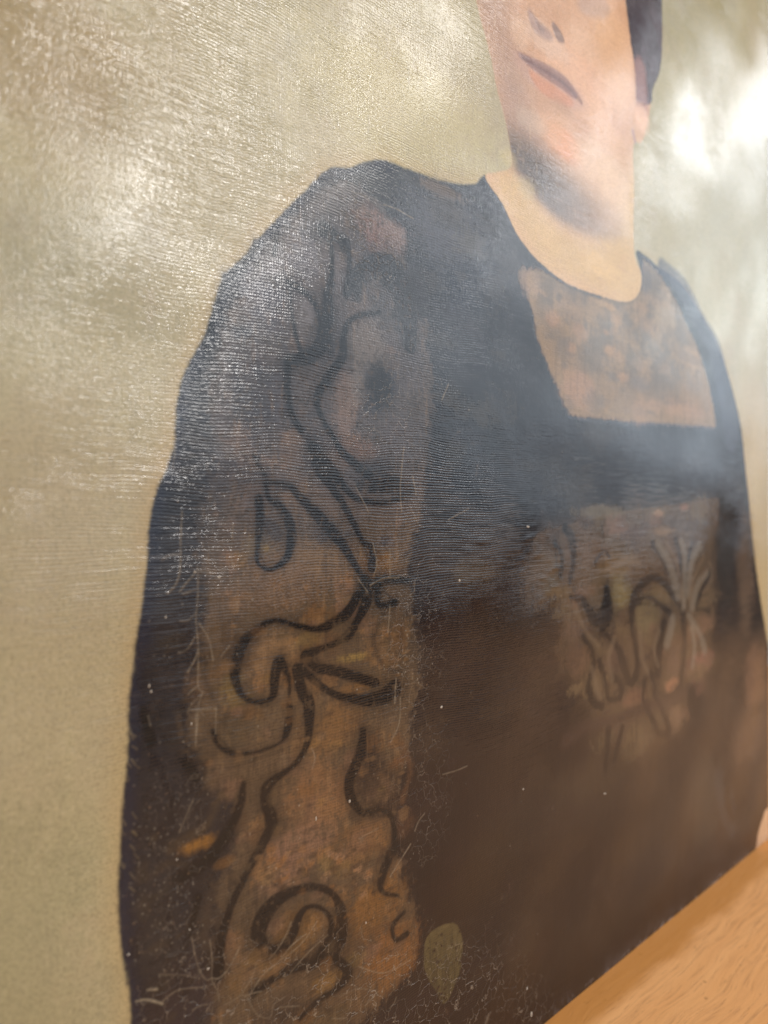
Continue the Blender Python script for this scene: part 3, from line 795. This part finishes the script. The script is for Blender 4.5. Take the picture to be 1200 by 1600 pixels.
def oil_paint():
    k = NT('varnished_oil_paint_on_linen')
    uv = k.n('ShaderNodeTexCoord').outputs['UV']
    ti = k.n('ShaderNodeTexImage', image=img, interpolation='Cubic', extension='EXTEND')
    tr = k.n('ShaderNodeTexImage', image=rel, interpolation='Cubic', extension='EXTEND')
    k.set(ti.inputs[0], uv); k.set(tr.inputs[0], uv)
    mm = k.vmul(uv, ((X1 - X0) * 1000, (Z1 - Z0) * 1000, 0))      # millimetres on the cloth
    sp = k.n('ShaderNodeSeparateColor'); k.set(sp.inputs[0], tr.outputs[0])
    hgt, crk, wrk = sp.outputs
    xyz = k.n('ShaderNodeSeparateXYZ'); k.set(xyz.inputs[0], mm)
    x, z = xyz.outputs[0], xyz.outputs[1]
    drift = k.noise(mm, .02, 2)
    wob = k.noise(mm, .35, 2)
    thick = k.noise(k.vmul(mm, (.05, 1.0, 1)), 1.0, 2)
    thickv = k.noise(k.vmul(mm, (1.0, .05, 1)), 1.0, 2)
    # threads of the linen
    zz = k.math('ADD', k.math('MULTIPLY', z, 1 / .98), k.math('ADD', k.math('MULTIPLY', drift, 8), k.math('MULTIPLY', wob, .35)))
    xx = k.math('ADD', k.math('MULTIPLY', x, 1 / .92), k.math('ADD', k.math('MULTIPLY', drift, 6), k.math('MULTIPLY', wob, .35)))
    weft = k.math('SINE', k.math('MULTIPLY', zz, 2 * math.pi))
    warp = k.math('SINE', k.math('MULTIPLY', xx, 2 * math.pi))
    weft = k.math('MULTIPLY', weft, k.math('MULTIPLY', k.ramp(thick, .3, .7, .35, 1.3), k.math('ADD', 1.0, k.math('MULTIPLY', k.math('MULTIPLY', k.ramp(z, 190, 222), k.ramp(z, 270, 245)), 1.3))))
    warp = k.math('MULTIPLY', warp, k.ramp(thickv, .3, .7, .2, 1.0))
    zone = k.ramp(k.noise(mm, .012, 3, .6), .35, .65, .3, 1.35)
    weave = k.math('MULTIPLY', k.math('ADD', weft, k.math('MULTIPLY', warp, .62)), zone)
    stip = k.noise(mm, 1.2, 2, .55)
    stip2 = k.noise(mm, .33, 2, .5)
    lump = k.noise(mm, .045, 3, .5)
    brush = k.noise(k.vmul(mm, (.12, .9, 1)), .9, 3, .6)
    h = k.math('MULTIPLY', weave, .018)                    # heights in millimetres
    h = k.math('ADD', h, k.math('MULTIPLY', k.math('MULTIPLY', stip, k.ramp(k.noise(mm, .02, 2), .35, .65, .6, 1.4)), .085))
    h = k.math('ADD', h, k.math('MULTIPLY', stip2, .05))
    h = k.math('ADD', h, k.math('MULTIPLY', lump, .16))
    h = k.math('ADD', h, k.math('MULTIPLY', k.noise(mm, 1.5, 1, .5), .016))
    h = k.math('ADD', h, k.math('MULTIPLY', brush, .03))
    h = k.math('ADD', h, k.math('MULTIPLY', hgt, .22))
    # crazing of the varnish
    wv = k.n('ShaderNodeVectorMath', operation='ADD')
    k.set(wv.inputs[0], mm)
    nd = k.n('ShaderNodeTexNoise'); k.set(nd.inputs['Vector'], mm); nd.inputs['Scale'].default_value = .25
    k.set(wv.inputs[1], k.vmul(nd.outputs[1], (7.0, 7.0, 0)))
    vo = k.n('ShaderNodeTexVoronoi', feature='DISTANCE_TO_EDGE'); k.set(vo.inputs['Vector'], wv.outputs[0]); vo.inputs['Scale'].default_value = .19
    line = k.ramp(vo.outputs['Distance'], .0, .026, 1, 0)
    line = k.math('MULTIPLY', k.math('MULTIPLY', line, crk), k.ramp(k.noise(mm, .08, 2), .34, .5))
    h = k.math('ADD', h, k.math('MULTIPLY', line, .10))
    # wrinkled skin of thick paint
    wn = k.n('ShaderNodeTexNoise', noise_type='RIDGED_MULTIFRACTAL', normalize=False)
    k.set(wn.inputs['Vector'], k.vmul(mm, (.6, 1.25, 1))); wn.inputs['Scale'].default_value = .16
    wn.inputs['Detail'].default_value = 2
    h = k.math('ADD', h, k.math('MULTIPLY', k.math('MULTIPLY', wn.outputs[0], wrk), .55))
    bump = k.n('ShaderNodeBump')
    bump.inputs['Distance'].default_value = .001
    bump.inputs['Strength'].default_value = 1
    k.set(bump.inputs['Height'], h)
    col = ti.outputs[0]
    col = k.mix(k.math('MULTIPLY', line, .7), col, (.24, .19, .14, 1))
    pore = k.ramp(k.noise(mm, 1.3, 2), .66, .74)
    col = k.mix(k.math('MULTIPLY', pore, .35), col, (.06, .045, .03, 1))
    pit = k.math('ADD', k.ramp(weave, -1.2, .3, 1, 0), k.ramp(stip, .36, .52, .9, 0))
    col = k.mix(k.math('MULTIPLY', pit, .34), col, k.mix(.62, col, (.012, .009, .006, 1)))
    col = k.mix(k.math('MULTIPLY', k.ramp(stip, .55, .75), .22), col, k.mix(1.0, col, (1.5, 1.45, 1.4, 1), 'MULTIPLY'))
    k.set(k.b.inputs['Base Color'], col)
    k.set(k.b.inputs['Roughness'], k.ramp(k.noise(mm, .03, 4, .6), .3, .7, .13, .24))
    k.b.inputs['IOR'].default_value = 1.44
    k.set(k.b.inputs['Normal'], bump.outputs[0])
    return k.m


def pale_wood():
    k = NT('varnished_beech')
    co = k.n('ShaderNodeTexCoord').outputs['Object']
    mm = k.vmul(co, (1000, 1000, 1000))
    wn = k.n('ShaderNodeTexNoise'); k.set(wn.inputs['Vector'], mm); wn.inputs['Scale'].default_value = .012; wn.inputs['Detail'].default_value = 2
    wa = k.n('ShaderNodeVectorMath', operation='ADD'); k.set(wa.inputs[0], mm); k.set(wa.inputs[1], k.vmul(wn.outputs[1], (0, 22, 0)))
    p = wa.outputs[0]
    broad = k.noise(k.vmul(p, (.05, 1, 1)), .10, 4, .55)
    fine = k.noise(k.vmul(p, (.08, 1, 1)), .45, 4, .65)
    pores = k.noise(k.vmul(p, (.07, 1, 1)), .8, 3, .7)
    long = k.noise(k.vmul(p, (.03, 1, 1)), .22, 4, .6)
    tick = k.ramp(pores, .58, .68)
    vein = k.ramp(k.math('ABSOLUTE', k.math('SUBTRACT', long, .5)), 0, .02, 1, 0)
    c = k.mix(broad, (.70, .31, .10, 1), (.90, .48, .20, 1))
    c = k.mix(k.math('MULTIPLY', k.ramp(fine, .4, .75), .30), c, (.45, .20, .07, 1))
    c = k.mix(k.math('MULTIPLY', tick, .32), c, (.28, .12, .045, 1))
    c = k.mix(k.math('MULTIPLY', vein, .4), c, (.33, .14, .05, 1))
    spot = k.ramp(k.noise(mm, .12, 2), .74, .80)
    c = k.mix(k.math('MULTIPLY', spot, .5), c, (.22, .10, .03, 1))
    # contact shadow and reflection beside the painting, coloured into the wood as amber
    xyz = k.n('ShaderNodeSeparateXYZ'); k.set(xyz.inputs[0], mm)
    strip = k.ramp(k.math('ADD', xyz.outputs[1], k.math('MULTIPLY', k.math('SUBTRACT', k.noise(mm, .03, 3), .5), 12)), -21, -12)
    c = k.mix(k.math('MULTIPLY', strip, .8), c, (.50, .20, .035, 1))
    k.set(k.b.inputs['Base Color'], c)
    k.set(k.b.inputs['Roughness'], k.ramp(fine, .3, .7, .42, .6))
    h = k.math('ADD', k.math('MULTIPLY', fine, .16), k.math('ADD', k.math('MULTIPLY', tick, -.05), k.math('MULTIPLY', k.noise(mm, 1.2, 2), .05)))
    bump = k.n('ShaderNodeBump'); bump.inputs['Distance'].default_value = .001; k.set(bump.inputs['Height'], h)
    k.set(k.b.inputs['Normal'], bump.outputs[0])
    return k.m


def plain(name, c, r, ns=40, var=.12):
    k = NT(name)
    co = k.n('ShaderNodeTexCoord').outputs['Object']
    n = k.noise(co, ns, 4, .6)
    k.set(k.b.inputs['Base Color'], k.mix(n, tuple(v * (1 - var) for v in c) + (1,), tuple(min(1, v * (1 + var)) for v in c) + (1,)))
    k.b.inputs['Roughness'].default_value = r
    bump = k.n('ShaderNodeBump'); bump.inputs['Distance'].default_value = .0005; k.set(bump.inputs['Height'], n)
    k.set(k.b.inputs['Normal'], bump.outputs[0])
    return k.m


M_OIL = oil_paint()
M_WOOD = pale_wood()
M_RAW = plain('raw_primed_linen', (.62, .56, .44), .85, 900)
M_BAR = plain('pine_stretcher', (.50, .34, .18), .6, 60)
M_WALL = plain('white_plaster', (.86, .88, .84), .9, 30, .03)
M_CHIP = plain('bare_ground_fleck', (.36, .31, .25), .5, 800)
M_LEG = plain('beech_leg', (.60, .33, .15), .5, 30)


def make(name, verts, faces, mat, parent=None, smooth=False):
    me = bpy.data.meshes.new(name)
    me.from_pydata(verts, [], faces)
    me.materials.append(mat)
    if smooth:
        me.shade_smooth()
    o = bpy.data.objects.new(name, me)
    C.objects.link(o)
    o.parent = parent
    return o


def block(name, a, b, mat, parent=None, bev=0.002, seg=3):
    import bmesh
    bm = bmesh.new()
    bmesh.ops.create_cube(bm, size=1)
    for v in bm.verts:
        v.co = [a[i] + (v.co[i] + .5) * (b[i] - a[i]) for i in range(3)]
    bmesh.ops.bevel(bm, geom=bm.edges[:], offset=bev, segments=seg, affect='EDGES', profile=.5)
    me = bpy.data.meshes.new(name)
    bm.to_mesh(me); bm.free()
    me.materials.append(mat)
    me.shade_smooth()
    o = bpy.data.objects.new(name, me)
    C.objects.link(o)
    o.parent = parent
    return o


# ------------------------------------------------------------------ the canvas, one seamless cloth in paint areas
GX, GZ = 368, 330
gx = np.linspace(X0, X1, GX + 1)
gz = np.linspace(Z0, Z1, GZ + 1)
GXX, GZZ = np.meshgrid(gx, gz)


def sag(X, Z):                 # the slack cloth swells and dips by a few tenths of a millimetre
    e = np.minimum(np.minimum(X - X0, X1 - X), np.minimum(Z - Z0, Z1 - Z))
    k = np.clip(e / .03, 0, 1)
    return k * (.00050 * np.sin(X * 41 + 1.3 * np.sin(Z * 17)) * np.cos(Z * 33 + .9)
                + .00028 * np.sin(X * 83 - Z * 61 + 2) + .00016 * np.sin(X * 19 + Z * 131))


YY = sag(GXX, GZZ)
e = 1e-4
nx = (sag(GXX + e, GZZ) - sag(GXX - e, GZZ)) / (2 * e)
nz = (sag(GXX, GZZ + e) - sag(GXX, GZZ - e)) / (2 * e)
NRM = np.stack([nx, -np.ones_like(nx), nz], -1)
NRM /= np.linalg.norm(NRM, axis=-1, keepdims=True)
# the right edge of the cloth leans a little
TILT = 0.010
GXT = GXX + 0 * GZZ
VERT = np.stack([GXT, YY, GZZ], -1).reshape(-1, 3)
UVV = np.stack([(GXX - X0) / (X1 - X0), (GZZ - Z0) / (Z1 - Z0)], -1).reshape(-1, 2)
NV = NRM.reshape(-1, 3)

ci = np.clip((((gx[:-1] + gx[1:]) / 2 - X0) / TX).astype(int), 0, W - 1)
cj = np.clip((((gz[:-1] + gz[1:]) / 2 - Z0) / TX).astype(int), 0, H - 1)


def cell(m):
    return m[np.ix_(cj, ci)]


lab = np.zeros((GZ, GX), int)
lab[cell(robe) > .5] = 1
lab[(cell(SLE) > .5) & (lab == 1)] = 2
lab[(cell(YOK) > .5) & (lab == 1)] = 3
lab[(cell(PAN) > .5) & (lab == 1)] = 4
lab[cell(skin) > .5] = 5
lab[(cell(neck) > .5) & (lab == 5)] = 6
lab[cell(hair) > .5] = 7
lab[cell(hand) > .5] = 8
lab[(cell(leaf) > .5)] = 9
names = ['painted_background', 'painted_robe', 'painted_sleeve', 'painted_yoke', 'painted_chest_panel', 'painted_face',
         'painted_neck', 'painted_hair', 'painted_hand', 'painted_leaf']
labels = ['olive beige paint behind the sitter', 'blue black and brown painted robe', 'brown sleeve with dark curling ornament',
          'tan mottled square at the neck of the robe', 'tan brocade panel with pale plumes', 'pale pink painted face with mauve lips',
          'warm yellow painted neck', 'dark painted hair beside the ear', 'pale painted hand at the right edge', 'olive leaf shape low on the robe']

painting = bpy.data.objects.new('oil_painting', None)
C.objects.link(painting)
painting.location = ((X0 + X1) / 2, 0, ZB)
painting['label'] = 'old glossy oil portrait on canvas of a sitter in dark robe, standing on wood'
painting['category'] = 'painting'


def child(o, parent):
    o.parent = parent
    o.matrix_parent_inverse = parent.matrix_world.inverted()


bpy.context.view_layer.update()
quad = (np.arange(GZ)[:, None] * (GX + 1) + np.arange(GX)[None])
quad = np.stack([quad, quad + 1, quad + GX + 2, quad + GX + 1], -1)
parts = {}
for L in range(10):
    q = quad[lab == L]
    if len(q) == 0:
        continue
    idx, inv = np.unique(q.ravel(), return_inverse=True)
    fc = inv.reshape(-1, 4)
    me = bpy.data.meshes.new(names[L])
    me.from_pydata(VERT[idx].tolist(), [], fc.tolist())
    uvl = me.uv_layers.new(name='UVMap')
    uvl.data.foreach_set('uv', UVV[idx][fc.ravel()].astype(np.float32).ravel())
    me.shade_smooth()
    me.normals_split_custom_set_from_vertices(NV[idx].tolist())
    me.materials.append(M_OIL)
    o = bpy.data.objects.new(names[L], me)
    C.objects.link(o)
    child(o, painting)
    o['label'] = labels[L]
    parts[L] = o

# cloth turned over the stretcher: four side strips and the stretcher bars behind
T = .018
for a, b in [((X0, 0.0004, Z0), (X0 + .0006, T, Z1)), ((X1 - .0006, 0.0004, Z0), (X1, T, Z1)),
             ((X0, 0.0004, Z1 - .0006), (X1, T, Z1)), ((X0, 0.0004, Z0), (X1, T, Z0 + .0006))]:
    child(block('turned_canvas_edge', a, b, M_RAW, None, .0002, 1), painting)
for a, b in [((X0 + .001, .003, Z0 + .001), (X0 + .045, T - .001, Z1 - .001)), ((X1 - .045, .003, Z0 + .001), (X1 - .001, T - .001, Z1 - .001)),
             ((X0 + .046, .003, Z1 - .045), (X1 - .046, T - .001, Z1 - .001)), ((X0 + .046, .003, Z0 + .001), (X1 - .046, T - .001, Z0 + .045))]:
    child(block('stretcher_bar', a, b, M_BAR, None, .0015, 2), painting)

# raised flecks where paint has lifted
for u, v, w, h in [(234, 1072, 3, 9), (237, 1081, 5, 6), (546, 1252, 4, 8), (303, 894, 5, 5), (341, 902, 6, 4), (258, 964, 4, 5), (299, 1131, 4, 5),
                   (495, 1280, 3, 8), (199, 1490, 6, 4), (327, 1515, 5, 5), (276, 1343, 4, 4), (297, 1453, 3, 4), (831, 1585, 4, 10), (824, 1545, 3, 6),
                   (824, 823, 5, 4), (718, 907, 4, 5), (690, 1105, 4, 5), (945, 1240, 4, 4), (572, 1442, 3, 5), (820, 1234, 3, 4)]:
    x, z = cv(u, v)
    i = int((x - X0) / TX); j = int((z - Z0) / TX)
    if not (0 < i < W and 0 < j < H):
        continue
    hw = (cv(u + w / 2, v)[0] - cv(u - w / 2, v)[0]) / 2
    hh = abs(cv(u, v + h / 2)[1] - cv(u, v - h / 2)[1]) / 2
    y0 = float(sag(np.array(x), np.array(z)))
    n = 7
    vs = [(0, -.00022, 0)] + [(hw * .55 * random.uniform(.6, 1.2) * math.cos(t), -.00016, hh * .55 * random.uniform(.6, 1.2) * math.sin(t)) for t in
                            [2 * math.pi * q / n for q in range(n)]]
    vs += [(hw * random.uniform(.7, 1.2) * math.cos(2 * math.pi * q / n), .00004, hh * random.uniform(.7, 1.2) * math.sin(2 * math.pi * q / n)) for q in range(n)]
    fs = [(0, 1 + q, 1 + (q + 1) % n) for q in range(n)] + [(1 + q, 1 + n + q, 1 + n + (q + 1) % n, 1 + (q + 1) % n) for q in range(n)]
    o = make('paint_fleck', [(x + a, y0 + b, z + c) for a, b, c in vs], fs, M_CHIP)
    child(o, painting)

# ------------------------------------------------------------------ wooden table top and the wall behind
table = bpy.data.objects.new('wooden_table', None)
C.objects.link(table)
table.location = (0.45, -0.12, ZB - .74)
table['label'] = 'pale orange wooden table top under the lower edge of the painting'
table['category'] = 'table'
bpy.context.view_layer.update()
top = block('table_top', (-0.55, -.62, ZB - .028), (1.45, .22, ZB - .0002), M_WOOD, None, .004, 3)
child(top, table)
for x in (-.45, 1.35):
    for y in (-.54, .14):
        child(block('table_leg', (x - .03, y - .03, ZB - .74), (x + .03, y + .03, ZB - .0285), M_LEG, None, .004, 2), table)
wall = block('wall', (-2.0, .62, -1.6), (4.0, .70, 2.2), M_WALL, None, .002, 1)
wall['kind'] = 'structure'
floor = block('floor', (-3.0, -4.0, ZB - .79), (5.0, .618, ZB - .742), plain('grey_floor', (.22, .20, .18), .6, 3), None, .002, 1)
floor['kind'] = 'structure'
